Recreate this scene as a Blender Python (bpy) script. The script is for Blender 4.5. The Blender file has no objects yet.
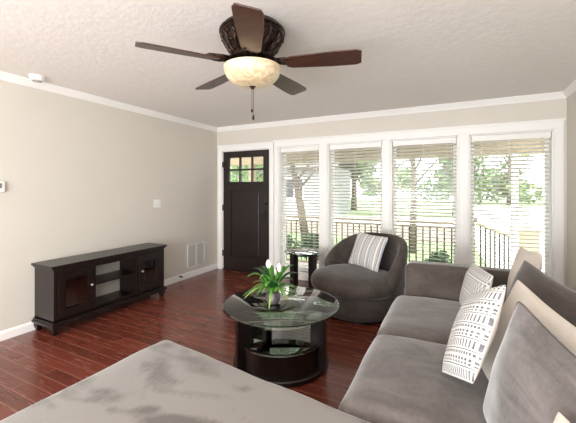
import bpy, bmesh, math, random
from mathutils import Vector, Matrix, noise
random.seed(7)
PI = math.pi
R = math.radians
scene = bpy.context.scene
COL = scene.collection

# ------------------------------------------------------------------ camera, sky, sun, lights, exposure
cam = bpy.data.cameras.new('camera')
camo = bpy.data.objects.new('camera', cam)
COL.objects.link(camo)
camo.location = (0, 0, 1.38)
camo.rotation_euler = (R(90), 0, R(26.6))
cam.sensor_width = 36
cam.lens = 330 / 576 * 36
cam.shift_y = -22.5 / 576
cam.clip_start = 0.02
scene.camera = camo

world = bpy.data.worlds.new('sky')
scene.world = world
world.use_nodes = True
wn = world.node_tree
wn.nodes.clear()
wo = wn.nodes.new('ShaderNodeOutputWorld')
wb = wn.nodes.new('ShaderNodeBackground')
wb.inputs[0].default_value = (0.93, 0.97, 1.0, 1)
wb.inputs[1].default_value = 6.5
wn.links.new(wb.outputs[0], wo.inputs[0])

sun = bpy.data.lights.new('sun', 'SUN')
sun.energy = 5.0
sun.angle = R(2)
sun.color = (1, 0.95, 0.86)
suno = bpy.data.objects.new('sun', sun)
COL.objects.link(suno)
suno.rotation_euler = (R(38), R(16), R(0))


def area(name, loc, rot, sx, sy, energy, color=(1, 1, 1)):
    l = bpy.data.lights.new(name, 'AREA')
    l.shape = 'RECTANGLE'
    l.size = sx
    l.size_y = sy
    l.energy = energy
    l.color = color
    o = bpy.data.objects.new(name, l)
    COL.objects.link(o)
    o.location = loc
    o.rotation_euler = rot
    return o


# added fill lights behind the camera: rear, aimed up at the ceiling, and side
area('rear_fill_light', (-1.3, -3.15, 1.45), (R(90), 0, 0), 3.6, 1.9, 70, (0.97, 0.985, 1.0))
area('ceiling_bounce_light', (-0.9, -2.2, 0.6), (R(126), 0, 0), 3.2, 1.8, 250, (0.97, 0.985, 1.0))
area('side_fill_light', (1.06, -1.7, 1.5), (R(90), 0, R(90)), 1.8, 1.7, 25, (0.97, 0.985, 1.0))

vs = scene.view_settings
scene.display_settings.display_device = 'sRGB'
vs.view_transform = 'Standard'
vs.look = 'None'
vs.gamma = 1
vs.use_curve_mapping = False
vs.exposure = -0.2


# ------------------------------------------------------------------ materials
def lin(c):
    return tuple(((x / 255) / 12.92 if x / 255 <= 0.04045 else (((x / 255) + 0.055) / 1.055) ** 2.4) for x in c)


class NT:
    """small node writer"""

    def __init__(s, name):
        s.m = bpy.data.materials.new(name)
        s.m.use_nodes = True
        s.t = s.m.node_tree
        s.t.nodes.clear()
        s.out = s.t.nodes.new('ShaderNodeOutputMaterial')
        s.tc = None

    def n(s, typ, **kw):
        nd = s.t.nodes.new(typ)
        for k, v in kw.items():
            setattr(nd, k, v)
        return nd

    def put(s, sock, v):
        if hasattr(v, 'default_value') and hasattr(v, 'links'):
            s.t.links.new(v, sock)
        elif isinstance(v, (tuple, list)) and len(v) == 3 and sock.type == 'RGBA':
            sock.default_value = (*v, 1)
        else:
            sock.default_value = v

    def obj(s):
        if not s.tc:
            s.tc = s.n('ShaderNodeTexCoord')
        return s.tc.outputs['Object']

    def mapv(s, scale=(1, 1, 1), loc=(0, 0, 0), rot=(0, 0, 0)):
        mp = s.n('ShaderNodeMapping')
        s.put(mp.inputs[0], s.obj())
        mp.inputs['Location'].default_value = loc
        mp.inputs['Rotation'].default_value = rot
        mp.inputs['Scale'].default_value = scale
        return mp.outputs[0]

    def noise(s, scale, detail=3, rough=0.5, vec=None, dist=0.0):
        nd = s.n('ShaderNodeTexNoise')
        s.put(nd.inputs['Vector'], vec if vec is not None else s.obj())
        nd.inputs['Scale'].default_value = scale
        nd.inputs['Detail'].default_value = detail
        nd.inputs['Roughness'].default_value = rough
        nd.inputs['Distortion'].default_value = dist
        return nd.outputs[0]

    def M(s, op, a, b=0.0, c=0.0):
        nd = s.n('ShaderNodeMath', operation=op)
        for i, v in enumerate((a, b, c)):
            s.put(nd.inputs[i], v)
        return nd.outputs[0]

    def ramp(s, fac, stops, interp='LINEAR'):
        nd = s.n('ShaderNodeValToRGB')
        nd.color_ramp.interpolation = interp
        e = nd.color_ramp.elements
        while len(e) < len(stops):
            e.new(0.5)
        for i, (p, c) in enumerate(stops):
            e[i].position = p
            e[i].color = (*c, 1) if len(c) == 3 else c
        s.put(nd.inputs[0], fac)
        return nd.outputs[0]

    def mix(s, fac, a, b):
        nd = s.n('ShaderNodeMix', data_type='RGBA')
        s.put(nd.inputs[0], fac)
        s.put(nd.inputs[6], a)
        s.put(nd.inputs[7], b)
        return nd.outputs[2]

    def bump(s, h, strength=0.3, dist=0.01):
        nd = s.n('ShaderNodeBump')
        nd.inputs['Strength'].default_value = strength
        nd.inputs['Distance'].default_value = dist
        s.put(nd.inputs['Height'], h)
        return nd.outputs[0]

    def pbr(s, color, rough=0.5, metal=0.0, normal=None, **kw):
        b = s.n('ShaderNodeBsdfPrincipled')
        s.put(b.inputs['Base Color'], color)
        s.put(b.inputs['Roughness'], rough)
        s.put(b.inputs['Metallic'], metal)
        if normal is not None:
            s.put(b.inputs['Normal'], normal)
        for k, v in kw.items():
            s.put(b.inputs[k.replace('_', ' ')], v)
        s.t.links.new(b.outputs[0], s.out.inputs[0])
        return s.m


def paint(name, c, rough=0.6, var=0.03, bscale=60, bstr=0.05, **kw):
    t = NT(name)
    c = lin(c)
    d = tuple(x * (1 - var * 2) for x in c)
    col = t.mix(t.noise(4, 4), d, tuple(min(1, x * (1 + var)) for x in c))
    return t.pbr(col, rough, normal=t.bump(t.noise(bscale, 3), bstr, 0.004), **kw)


def velvet(name, lo, hi, scale=3.0, streak=(1, 1, 1), pos=(0.38, 0.62), sheen=0.7, detail=5, fw=0.2):
    t = NT(name)
    v = t.mapv(streak)
    big = t.noise(scale, detail, 0.62, v, 0.8)
    fine = t.noise(55, 4, 0.7, t.mapv((1, 0.4, 1)))
    f = t.M('ADD', t.M('MULTIPLY', big, 1 - fw), t.M('MULTIPLY', fine, fw))
    col = t.ramp(f, [(pos[0], lin(lo)), (pos[1], lin(hi))])
    return t.pbr(col, 0.9, normal=t.bump(t.noise(240, 2), 0.25, 0.003),
                 Sheen_Weight=sheen, Sheen_Roughness=0.35, Specular_IOR_Level=0.15)


def wood(name, lo, hi, rough=0.35, axis=(1, 12, 12), scale=2.5, coat=0.0):
    t = NT(name)
    g = t.noise(scale, 6, 0.65, t.mapv(axis), 0.4)
    col = t.ramp(g, [(0.3, lin(lo)), (0.7, lin(hi))])
    return t.pbr(col, rough, normal=t.bump(g, 0.05, 0.002), Coat_Weight=coat, Coat_Roughness=0.15)


def glass(name, tint, refl=0.1, strength=1.0):
    t = NT(name)
    tr = t.n('ShaderNodeBsdfTransparent')
    t.put(tr.inputs[0], tint)
    gl = t.n('ShaderNodeBsdfGlossy')
    gl.inputs['Roughness'].default_value = 0.015
    gl.inputs['Color'].default_value = (1, 1, 1, 1)
    fr = t.n('ShaderNodeFresnel')
    fr.inputs[0].default_value = 1.5
    f = t.M('MINIMUM', t.M('ADD', t.M('MULTIPLY', fr.outputs[0], strength), refl), 1.0)
    mx = t.n('ShaderNodeMixShader')
    t.t.links.new(f, mx.inputs[0])
    t.t.links.new(tr.outputs[0], mx.inputs[1])
    t.t.links.new(gl.outputs[0], mx.inputs[2])
    t.t.links.new(mx.outputs[0], t.out.inputs[0])
    return t.m


MAT = {}
MAT['wall'] = paint('greige_wall_paint', (212, 206, 195), 0.75, 0.015, 90, 0.06)
_t = NT('textured_ceiling_paint')
_n = _t.noise(16, 5, 0.65)
_n2 = _t.noise(60, 3, 0.6)
_h = _t.M('ADD', _t.ramp(_n, [(0.42, (0, 0, 0)), (0.6, (1, 1, 1))]), _t.M('MULTIPLY', _n2, 0.5))
MAT['ceiling'] = _t.pbr(_t.mix(_n, lin((226, 221, 215)), lin((240, 236, 231))), 0.85, normal=_t.bump(_h, 0.16, 0.005))
MAT['trim'] = paint('white_trim_paint', (240, 238, 234), 0.4, 0.01, 40, 0.02)
MAT['plastic'] = paint('white_plastic', (236, 233, 228), 0.45, 0.01, 40, 0.01)

_t = NT('white_blind_slat')
_a = _t.n('ShaderNodeBsdfPrincipled')
_a.inputs['Base Color'].default_value = (0.87, 0.855, 0.82, 1)
_a.inputs['Roughness'].default_value = 0.5
_b = _t.n('ShaderNodeBsdfTranslucent')
_b.inputs[0].default_value = (0.9, 0.88, 0.82, 1)
_m = _t.n('ShaderNodeMixShader')
_m.inputs[0].default_value = 0.3
_t.t.links.new(_a.outputs[0], _m.inputs[1])
_t.t.links.new(_b.outputs[0], _m.inputs[2])
_t.t.links.new(_m.outputs[0], _t.out.inputs[0])
MAT['slat'] = _t.m

# cherry plank floor: boards run along x
_t = NT('cherry_plank_floor')
_b = _t.n('ShaderNodeTexBrick')
_b.offset = 0.37
_b.offset_frequency = 2
_t.put(_b.inputs['Vector'], _t.obj())
_b.inputs['Color1'].default_value = (0.0, 0.0, 0.0, 1)
_b.inputs['Color2'].default_value = (1.0, 1.0, 1.0, 1)
_b.inputs['Mortar'].default_value = (0.5, 0.5, 0.5, 1)
_b.inputs['Scale'].default_value = 1.0
_b.inputs['Mortar Size'].default_value = 0.003
_b.inputs['Mortar Smooth'].default_value = 0.3
_b.inputs['Bias'].default_value = 0.0
_b.inputs['Brick Width'].default_value = 1.15
_b.inputs['Row Height'].default_value = 0.098
_gr = _t.noise(3.0, 6, 0.6, _t.mapv((1.2, 16, 1)), 0.6)
_f = _t.M('ADD', _t.M('MULTIPLY', _b.outputs['Color'], 0.36), _t.M('ADD', 0.12, _t.M('MULTIPLY', _gr, 0.36)))
_c = _t.ramp(_f, [(0.15, lin((82, 37, 26))), (0.5, lin((110, 52, 38))), (0.85, lin((134, 68, 50)))])
_c = _t.mix(_b.outputs['Fac'], _c, lin((158, 106, 90)))  # pale seam colour paints in the highlights caught by the board grooves
MAT['floor'] = _t.pbr(_c, _t.M('ADD', 0.2, _t.M('MULTIPLY', _gr, 0.12)),
                      normal=_t.bump(_t.M('SUBTRACT', _t.M('MULTIPLY', _gr, 0.15), _b.outputs['Fac']), 0.25, 0.002),
                      Coat_Weight=0.25, Coat_Roughness=0.12)

MAT['espresso'] = wood('espresso_wood', (15, 8, 7), (30, 17, 15), 0.35, (1, 10, 10), 2.0, 0.1)
MAT['door_wood'] = wood('dark_door_stain', (20, 11, 10), (36, 22, 19), 0.4, (14, 14, 1), 2.0, 0.1)
MAT['blade'] = wood('walnut_blade', (50, 29, 22), (82, 50, 38), 0.35, (2, 14, 2), 2.2, 0.15)
_t = NT('oil_rubbed_bronze')
_n = _t.noise(45, 4, 0.6)
MAT['bronze'] = _t.pbr(_t.ramp(_n, [(0.35, lin((20, 14, 12))), (0.7, lin((74, 54, 45)))]), 0.38, 0.75,
                       normal=_t.bump(_n, 0.3, 0.004))
_t = NT('black_metal')
MAT['black_metal'] = _t.pbr(_t.mix(_t.noise(30), lin((20, 19, 18)), lin((34, 32, 30))), 0.4, 0.3)
_t = NT('satin_nickel')
MAT['nickel'] = _t.pbr(_t.mix(_t.noise(50), lin((190, 182, 168)), lin((214, 208, 196))), 0.28, 0.9)
_t = NT('alabaster_glass')
_n = _t.noise(18, 5, 0.6, None, 1.2)
MAT['bowl'] = _t.pbr(_t.ramp(_n, [(0.3, lin((192, 166, 126))), (0.65, lin((232, 216, 184)))]), 0.35,
                     Transmission_Weight=0.0, Subsurface_Weight=0.3, Subsurface_Radius=(0.05, 0.04, 0.03),
                     Emission_Color=(1.0, 0.84, 0.58), Emission_Strength=0.05)
MAT['pane'] = glass('window_glass', (0.98, 0.99, 0.98), 0.0, 0.5)
MAT['table_glass'] = glass('tinted_table_glass', (0.86, 0.87, 0.83), 0.06, 1.0)
MAT['table_edge'] = glass('green_glass_edge', (0.6, 0.68, 0.62), 0.15, 1.0)
MAT['cab_glass'] = glass('smoky_cabinet_glass', (0.5, 0.5, 0.52), 0.10, 1.0)

MAT['velvet_sofa'] = velvet('grey_sofa_microsuede', (94, 87, 83), (122, 115, 111), 3.2, (1, 1.6, 1))
MAT['velvet_chaise'] = velvet('brushed_grey_microsuede', (102, 96, 91), (141, 136, 131), 1.9, (1.0, 1.3, 1), (0.43, 0.50), detail=2.0, fw=0.1)
MAT['velvet_chair'] = velvet('charcoal_chair_microsuede', (66, 59, 55), (86, 78, 73), 4.5, sheen=0.35)
MAT['velvet_cushion'] = velvet('grey_cushion_microsuede', (92, 86, 83), (126, 119, 116), 5.0, (0.6, 2.5, 1))
MAT['velvet_taupe_and_shade'] = velvet('taupe_and_arm_shade_microsuede', (74, 67, 62), (96, 88, 82), 5.0, (0.6, 2.5, 1))  # cushion taupe; on the sofa arm it stands in for backlit shade
_t = NT('cream_linen')
_n = _t.noise(7, 4)
_w = _t.n('ShaderNodeTexWave', bands_direction='X')
_t.put(_w.inputs[0], _t.obj())
_w.inputs['Scale'].default_value = 90
MAT['cream'] = _t.pbr(_t.mix(_n, lin((206, 196, 184)), lin((226, 217, 206))), 0.95,
                      normal=_t.bump(_w.outputs[1], 0.12, 0.002), Sheen_Weight=0.15)

# woven block-print pillow: rows of lines, dots and bars on white cotton (local x across, local y up)
_t = NT('black_and_white_woven_cotton')
_s = _t.n('ShaderNodeSeparateXYZ')
_t.put(_s.inputs[0], _t.obj())
_x, _y = _s.outputs[0], _s.outputs[1]
_row = _t.M('FRACT', _t.M('MULTIPLY', _t.M('ADD', _y, 1.0), 1 / 0.11))


def _band(a, b):
    return _t.M('MULTIPLY', _t.M('GREATER_THAN', _row, a), _t.M('LESS_THAN', _row, b))


def _ticks(freq, duty):
    return _t.M('LESS_THAN', _t.M('FRACT', _t.M('MULTIPLY', _t.M('ADD', _x, 1.0), freq)), duty)


_p = _t.M('MULTIPLY', _band(0.04, 0.14), _ticks(52, 0.62))
for _bd, _tk in ((_band(0.20, 0.235), None), (_band(0.29, 0.58), _ticks(44, 0.4)), (_band(0.63, 0.665), None),
                 (_band(0.72, 0.79), _ticks(34, 0.5)), (_band(0.84, 0.93), _ticks(34, 0.55))):
    _p = _t.M('MAXIMUM', _p, _bd if _tk is None else _t.M('MULTIPLY', _bd, _tk))
_p = _t.M('MULTIPLY', _p, _t.M('ADD', 0.6, _t.M('MULTIPLY', _t.noise(30, 2), 0.5)))
_p = _t.M('MINIMUM', _p, 1.0)
MAT['mud'] = _t.pbr(_t.mix(_p, lin((232, 230, 227)), lin((56, 58, 64))), 0.95, normal=_t.bump(_t.noise(180, 2), 0.2, 0.002))

_t = NT('striped_grey_and_white_cotton')
_s = _t.n('ShaderNodeSeparateXYZ')
_t.put(_s.inputs[0], _t.obj())
_fx = _t.M('FRACT', _t.M('MULTIPLY', _t.M('ADD', _s.outputs[0], 1.0), 1 / 0.105))
_W, _G, _D, _B = lin((226, 222, 217)), lin((150, 147, 146)), lin((92, 92, 96)), lin((172, 178, 186))
MAT['stripe'] = _t.pbr(_t.ramp(_fx, [(0, _W), (0.14, _D), (0.19, _W), (0.25, _G), (0.38, _W), (0.46, _B), (0.62, _W),
                                     (0.68, _D), (0.72, _W), (0.80, _G), (0.9, _W)], 'CONSTANT'), 0.95,
                       normal=_t.bump(_t.noise(160, 2), 0.2, 0.002))

MAT['leaf'] = paint('green_leaf', (84, 146, 54), 0.45, 0.12, 30, 0.1)
MAT['leaf_dark'] = paint('deep_green_leaf', (34, 84, 34), 0.4, 0.12, 30, 0.1)
_t = NT('variegated_leaf')
MAT['leaf_var'] = _t.pbr(_t.mix(_t.noise(40, 2, 0.5, _t.mapv((1, 1, 0.3))), lin((94, 150, 52)), lin((190, 208, 120))), 0.45)
MAT['petal'] = paint('white_petal', (246, 243, 234), 0.5, 0.02, 30, 0.05)
_t = NT('pewter_pot')
MAT['pot'] = _t.pbr(_t.mix(_t.noise(14, 4), lin((70, 66, 68)), lin((120, 114, 116))), 0.3, 0.4)

# outside
MAT['grass'] = paint('lawn_grass', (136, 154, 108), 0.95, 0.15, 20, 0.4)
MAT['concrete'] = paint('pale_concrete', (214, 208, 200), 0.9, 0.04, 20, 0.1)
MAT['mulch'] = paint('brown_mulch', (150, 134, 118), 0.95, 0.15, 30, 0.5)
MAT['deck'] = paint('porch_deck_paint', (168, 158, 146), 0.7, 0.06, 20, 0.1)
MAT['porch_wood'] = wood('tan_porch_wood', (146, 128, 104), (180, 162, 134), 0.6, (1, 8, 8), 2)
MAT['pale_wood'] = wood('pale_rail_wood', (196, 176, 146), (222, 206, 180), 0.6, (1, 8, 8), 2)
MAT['bark'] = paint('grey_brown_bark', (104, 92, 80), 0.95, 0.2, 25, 0.6)
MAT['fol_a'] = paint('summer_tree_leaves', (102, 130, 80), 0.7, 0.25, 3, 0.1)
MAT['fol_b'] = paint('light_tree_leaves', (138, 160, 112), 0.7, 0.25, 3, 0.1)
MAT['fol_c'] = paint('shrub_leaves', (74, 104, 60), 0.7, 0.25, 6, 0.1)
MAT['porch_paint'] = paint('pale_porch_ceiling_paint', (232, 226, 212), 0.7, 0.03, 20, 0.05)
MAT['siding'] = paint('white_house_siding', (150, 152, 152), 0.8, 0.03, 20, 0.1)
MAT['roof'] = paint('grey_shingles', (112, 106, 102), 0.9, 0.08, 20, 0.3)
MAT['dark_glass'] = paint('dark_house_window', (54, 58, 62), 0.2, 0.05, 10, 0.0)


# ------------------------------------------------------------------ mesh helpers
class MB:
    def __init__(s):
        s.bm = bmesh.new()

    def box(s, x0, x1, y0, y1, z0, z1):
        vs_ = [s.bm.verts.new(p) for p in
               ((x0, y0, z0), (x1, y0, z0), (x1, y1, z0), (x0, y1, z0), (x0, y0, z1), (x1, y0, z1), (x1, y1, z1), (x0, y1, z1))]
        for f in ((3, 2, 1, 0), (4, 5, 6, 7), (0, 1, 5, 4), (1, 2, 6, 5), (2, 3, 7, 6), (3, 0, 4, 7)):
            s.bm.faces.new([vs_[i] for i in f])
        return s

    def bar(s, a, b, w, h, up=(0, 0, 1)):
        a, b = Vector(a), Vector(b)
        d = (b - a).normalized()
        side = d.cross(Vector(up)).normalized() * w / 2
        u = side.cross(d).normalized() * h / 2
        q = [s.bm.verts.new(p + i * side + j * u) for p in (a, b) for i, j in ((-1, -1), (1, -1), (1, 1), (-1, 1))]
        for f in ((3, 2, 1, 0), (4, 5, 6, 7), (0, 1, 5, 4), (1, 2, 6, 5), (2, 3, 7, 6), (3, 0, 4, 7)):
            s.bm.faces.new([q[i] for i in f])
        return s

    def lathe(s, prof, n=32, c=(0, 0, 0), a0=0.0, a1=2 * PI, cap=True):
        """prof: list of (r, z)"""
        full = abs(a1 - a0 - 2 * PI) < 1e-6
        cols = []
        m = n if full else n + 1
        for k in range(m):
            a = a0 + (a1 - a0) * k / n
            cols.append([s.bm.verts.new((c[0] + r * math.cos(a), c[1] + r * math.sin(a), c[2] + z)) for r, z in prof])
        for k in range(n):
            A, B = cols[k], cols[(k + 1) % m]
            for i in range(len(prof) - 1):
                s.bm.faces.new((A[i], B[i], B[i + 1], A[i + 1]))
        if full and cap:
            for i in (0, len(prof) - 1):
                if prof[i][0] > 1e-4:
                    try:
                        s.bm.faces.new([cl[i] for cl in cols])
                    except ValueError:
                        pass
        return s

    def ring(s, r0, r1, z0, z1, n=48, c=(0, 0, 0), a0=0.0, a1=2 * PI):
        """flat ring or arc of rectangular section"""
        full = abs(a1 - a0 - 2 * PI) < 1e-6
        m = n if full else n + 1
        cols = []
        for k in range(m):
            a = a0 + (a1 - a0) * k / n
            cols.append([s.bm.verts.new((c[0] + r * math.cos(a), c[1] + r * math.sin(a), c[2] + z)) for r, z in
                         ((r0, z0), (r1, z0), (r1, z1), (r0, z1))])
        for k in range(n):
            A, B = cols[k], cols[(k + 1) % m]
            for i in range(4):
                j = (i + 1) % 4
                s.bm.faces.new((A[i], B[i], B[j], A[j]))
        if not full:
            s.bm.faces.new(cols[0])
            s.bm.faces.new(cols[-1][::-1])
        return s

    def tube(s, pts, radii, n=8):
        pts = [Vector(p) for p in pts]
        if not isinstance(radii, (list, tuple)):
            radii = [radii] * len(pts)
        rings = []
        ref = Vector((0, 0, 1))
        for i, p in enumerate(pts):
            d = (pts[min(i + 1, len(pts) - 1)] - pts[max(i - 1, 0)]).normalized()
            if abs(d.dot(ref)) > 0.95:
                ref = Vector((1, 0, 0)) if abs(d.x) < 0.9 else Vector((0, 1, 0))
            x = d.cross(ref).normalized()
            y = x.cross(d).normalized()
            rings.append([s.bm.verts.new(p + (x * math.cos(2 * PI * k / n) + y * math.sin(2 * PI * k / n)) * radii[i])
                          for k in range(n)])
        for A, B in zip(rings, rings[1:]):
            for k in range(n):
                s.bm.faces.new((A[k], A[(k + 1) % n], B[(k + 1) % n], B[k]))
        s.bm.faces.new(rings[0][::-1])
        s.bm.faces.new(rings[-1])
        return s

    def ball(s, c, r, n=10, sq=(1, 1, 1)):
        prof = [(max(1e-4, r * math.sin(PI * i / n)), -r * math.cos(PI * i / n)) for i in range(n + 1)]
        before = len(s.bm.verts)
        s.lathe(prof, n * 2, (0, 0, 0), cap=False)
        s.bm.verts.ensure_lookup_table()
        for v in s.bm.verts[before:]:
            v.co = Vector((v.co.x * sq[0] + c[0], v.co.y * sq[1] + c[1], v.co.z * sq[2] + c[2]))
        return s

    def prism(s, outline, z0, z1):
        lo = [s.bm.verts.new((x, y, z0)) for x, y in outline]
        hi = [s.bm.verts.new((x, y, z1)) for x, y in outline]
        s.bm.faces.new(lo[::-1])
        s.bm.faces.new(hi)
        n = len(lo)
        for i in range(n):
            s.bm.faces.new((lo[i], lo[(i + 1) % n], hi[(i + 1) % n], hi[i]))
        return s

    def grid(s, rows):
        vv = [[s.bm.verts.new(p) for p in row] for row in rows]
        for A, B in zip(vv, vv[1:]):
            for i in range(len(A) - 1):
                s.bm.faces.new((A[i], A[i + 1], B[i + 1], B[i]))
        return vv

    def xform(s, mtx):
        bmesh.ops.transform(s.bm, matrix=mtx, verts=s.bm.verts)
        return s

    def build(s, name, mat, parent=None, smooth=False, bevel=0.0, seg=2, loc=(0, 0, 0), rot=(0, 0, 0), weld=True):
        if weld:
            bmesh.ops.remove_doubles(s.bm, verts=s.bm.verts, dist=1e-5)
        bmesh.ops.recalc_face_normals(s.bm, faces=s.bm.faces)
        me = bpy.data.meshes.new(name)
        s.bm.to_mesh(me)
        s.bm.free()
        me.materials.append(MAT[mat] if isinstance(mat, str) else mat)
        if smooth:
            for p in me.polygons:
                p.use_smooth = True
        o = bpy.data.objects.new(name, me)
        COL.objects.link(o)
        o.location = loc
        o.rotation_euler = rot
        if parent:
            o.parent = parent
        if bevel:
            b = o.modifiers.new('bevel', 'BEVEL')
            b.width = bevel
            b.segments = seg
            b.limit_method = 'ANGLE'
            b.angle_limit = R(40)
        if smooth == 'auto':
            try:
                me.set_sharp_from_angle(angle=R(40))
            except Exception:
                pass
        return o


def tag(o, label=None, cat=None, group=None, kind=None):
    if label:
        o['label'] = label
    if cat:
        o['category'] = cat
    if group:
        o['group'] = group
    if kind:
        o['kind'] = kind
    return o


def empty(name, loc=(0, 0, 0), rz=0.0, label=None, cat=None, group=None, kind=None):
    o = bpy.data.objects.new(name, None)
    o.empty_display_size = 0.1
    COL.objects.link(o)
    o.location = loc
    o.rotation_euler = (0, 0, rz)
    return tag(o, label, cat, group, kind)


def copy_tree(o, parent=None):
    c = o.copy()
    COL.objects.link(c)
    c.parent = parent
    for ch in list(o.children):
        copy_tree(ch, c)
    return c


def spaced(h, r, n):
    """coordinates from -h to h, dense within r of both ends"""
    e = [-h + r * (1 - math.cos(PI / 2 * i / 6)) for i in range(7)]
    mid = [(-h + r) + (2 * h - 2 * r) * i / n for i in range(1, n)]
    return e + mid + [-x for x in reversed(e)]


def soft_box(w, d, h, r, crown=0.0, n=14, wob=0.006, seed=0, shape=None):
    """cushion: rounded box centred on x,y, base at z=0, with a crowned top and slightly bulging sides"""
    mb = MB()
    a, b, c = w / 2, d / 2, h / 2
    r = min(r, c * 0.98, a, b)
    X, Y, Z = spaced(a, r, n), spaced(b, r, n), spaced(c, r, 3)
    done = {}

    def vert(p):
        k = tuple(round(q, 6) for q in p)
        if k in done:
            return done[k]
        v = Vector(p)
        q = Vector((max(-a + r, min(a - r, v.x)), max(-b + r, min(b - r, v.y)), max(-c + r, min(c - r, v.z))))
        e = v - q
        pos = q + (e.normalized() * r if e.length > 1e-9 else e)
        u, t = pos.x / a, pos.y / b
        if pos.z > 0:
            pos.z += crown * (1 - u ** 4) * (1 - t ** 4) * (pos.z / c)
        bul = 0.25 * crown * (1 - (pos.z / c) ** 2) if abs(pos.z) < c else 0
        pos.x += bul * u
        pos.y += bul * t
        nz = noise.noise(Vector((pos.x * 5 + seed, pos.y * 5, pos.z * 5)))
        pos += Vector((u, t, 0.8 if pos.z > 0 else 0)) * nz * wob
        if shape:
            pos = shape(pos)
        done[k] = mb.bm.verts.new(pos + Vector((0, 0, c)))
        return done[k]

    def face(ps):
        try:
            mb.bm.faces.new([vert(p) for p in ps])
        except ValueError:
            pass

    for A, B, fx in ((X, Y, lambda s_, p, q: (p, q, s_ * c)), (X, Z, lambda s_, p, q: (p, s_ * b, q)),
                     (Y, Z, lambda s_, p, q: (s_ * a, p, q))):
        for s_ in (-1, 1):
            for i in range(len(A) - 1):
                for j in range(len(B) - 1):
                    face([fx(s_, A[i], B[j]), fx(s_, A[i + 1], B[j]), fx(s_, A[i + 1], B[j + 1]), fx(s_, A[i], B[j + 1])])
    return mb


def pillow_halves(w, h, t, pinch=0.10, seed=0, n=22, wr=0.012, half=0, power=0.55, sag=0.0, cr=0.035):
    """knife-edge pillow in its own x (across) y (up) plane, centred; half: 0 both, 1 front (+z) only, -1 back only"""
    mb = MB()
    for sgn in (1, -1):
        if half and sgn != half:
            continue
        rows = []
        for j in range(n + 1):
            v = -1 + 2 * j / n
            v = math.sin(v * PI / 2)
            row = []
            for i in range(n + 1):
                u = -1 + 2 * i / n
                u = math.sin(u * PI / 2)
                x = w / 2 * u * (1 - pinch * (1 - v * v) ** 1.0 * abs(u) ** 2)
                y = h / 2 * v * (1 - pinch * (1 - u * u) ** 1.0 * abs(v) ** 2)
                x *= 1 - cr * v ** 8
                y *= 1 - cr * u ** 8
                e = max(0, (1 - u * u)) * max(0, (1 - v * v))
                z = t / 2 * e ** power
                if e > 0:
                    z += wr * noise.noise(Vector((x * 6 + seed, y * 6, sgn * 3))) * min(1, e * 5)
                y -= sag * (1 - u * u) * (v > 0) * v
                row.append((x, y, sgn * z))
            rows.append(row)
        mb.grid(rows)
    return mb


def frame_matrix(origin, ex, ey):
    ex, ey = Vector(ex).normalized(), Vector(ey)
    ey = (ey - ex * ey.dot(ex)).normalized()
    ez = ex.cross(ey)
    m = Matrix((ex, ey, ez)).transposed().to_4x4()
    m.translation = Vector(origin)
    return m


# ------------------------------------------------------------------ room shell
XL, XR, YB, YF, ZC = -3.68, 1.11, 4.59, -3.2, 2.44
YE = 4.75                                     # outer face of the window wall
WIN = [(-2.45, -1.77), (-1.64, -0.855), (-0.75, 0.055), (0.175, 0.995)]
WZ0, WZ1 = 0.10, 2.04
DOOR = (-3.565, -2.625, 2.03)

o = MB().box(XL - 0.15, XR + 0.15, YF - 0.15, YE, -0.1, 0).build('floor', 'floor')
tag(o, kind='structure')
o = MB().box(XL - 0.15, XR + 0.15, YF - 0.15, YE, ZC, ZC + 0.12).build('ceiling', 'ceiling')
tag(o, kind='structure')
tag(MB().box(XL - 0.15, XL, YF - 0.15, YE, 0, ZC).build('wall_left', 'wall'), kind='structure')


def holed(lo, hi, z0, z1, holes, put):
    """boxes filling lo..hi, z0..z1 except the holes (a,b,za,zb)"""
    xs = sorted({lo, hi, *[h[0] for h in holes], *[h[1] for h in holes]})
    zs = sorted({z0, z1, *[h[2] for h in holes], *[h[3] for h in holes]})
    for a, b in zip(xs, xs[1:]):
        run = None
        for c, d in zip(zs, zs[1:]):
            m, k = (a + b) / 2, (c + d) / 2
            if any(h[0] < m < h[1] and h[2] < k < h[3] for h in holes):
                if run:
                    put(a, b, *run)
                run = None
            else:
                run = (run[0], d) if run else (c, d)
        if run:
            put(a, b, *run)


mb = MB()
holed(XL, XR + 0.15, 0, ZC, [(a, b, WZ0, WZ1) for a, b in WIN] + [(DOOR[0], DOOR[1], -0.001, DOOR[2])],
      lambda a, b, c, d: mb.box(a, b, YB, YE, max(c, 0), d))
tag(mb.build('wall_back', 'wall', weld=False), kind='structure')
mb = MB()
holed(XL, XR, 0, ZC, [(-3.1, 0.5, 0.5, 2.4)], lambda a, b, c, d: mb.box(a, b, YF - 0.15, YF, c, d))
tag(mb.build('wall_front', 'wall', weld=False), kind='structure')
mb = MB()
holed(YF, YB, 0, ZC, [(-2.6, -0.8, 0.65, 2.35)], lambda a, b, c, d: mb.box(XR, XR + 0.15, a, b, c, d))
tag(mb.build('wall_right', 'wall', weld=False), kind='structure')
# frames of two unseen windows behind the camera, added for the fill light
w = empty('window_5', (0, 0, 0), kind='structure')
mb = MB()
holed(-3.18, 0.58, 0.42, 2.42, [(-3.1, -1.95, 0.5, 2.36), (-1.9, -0.7, 0.5, 2.36), (-0.65, 0.5, 0.5, 2.36)],
      lambda a, b, c, d: mb.box(a, b, YF - 0.02, YF + 0.02, c, d))
mb.build('window_frame', 'trim', w, weld=False)
w = empty('window_6', (0, 0, 0), kind='structure')
mb = MB()
holed(-2.68, -0.72, 0.57, 2.42, [(-2.6, -1.73, 0.65, 2.35), (-1.67, -0.8, 0.65, 2.35)],
      lambda a, b, c, d: mb.box(XR - 0.02, XR + 0.02, a, b, c, d))
mb.build('window_frame', 'trim', w, weld=False)

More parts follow.
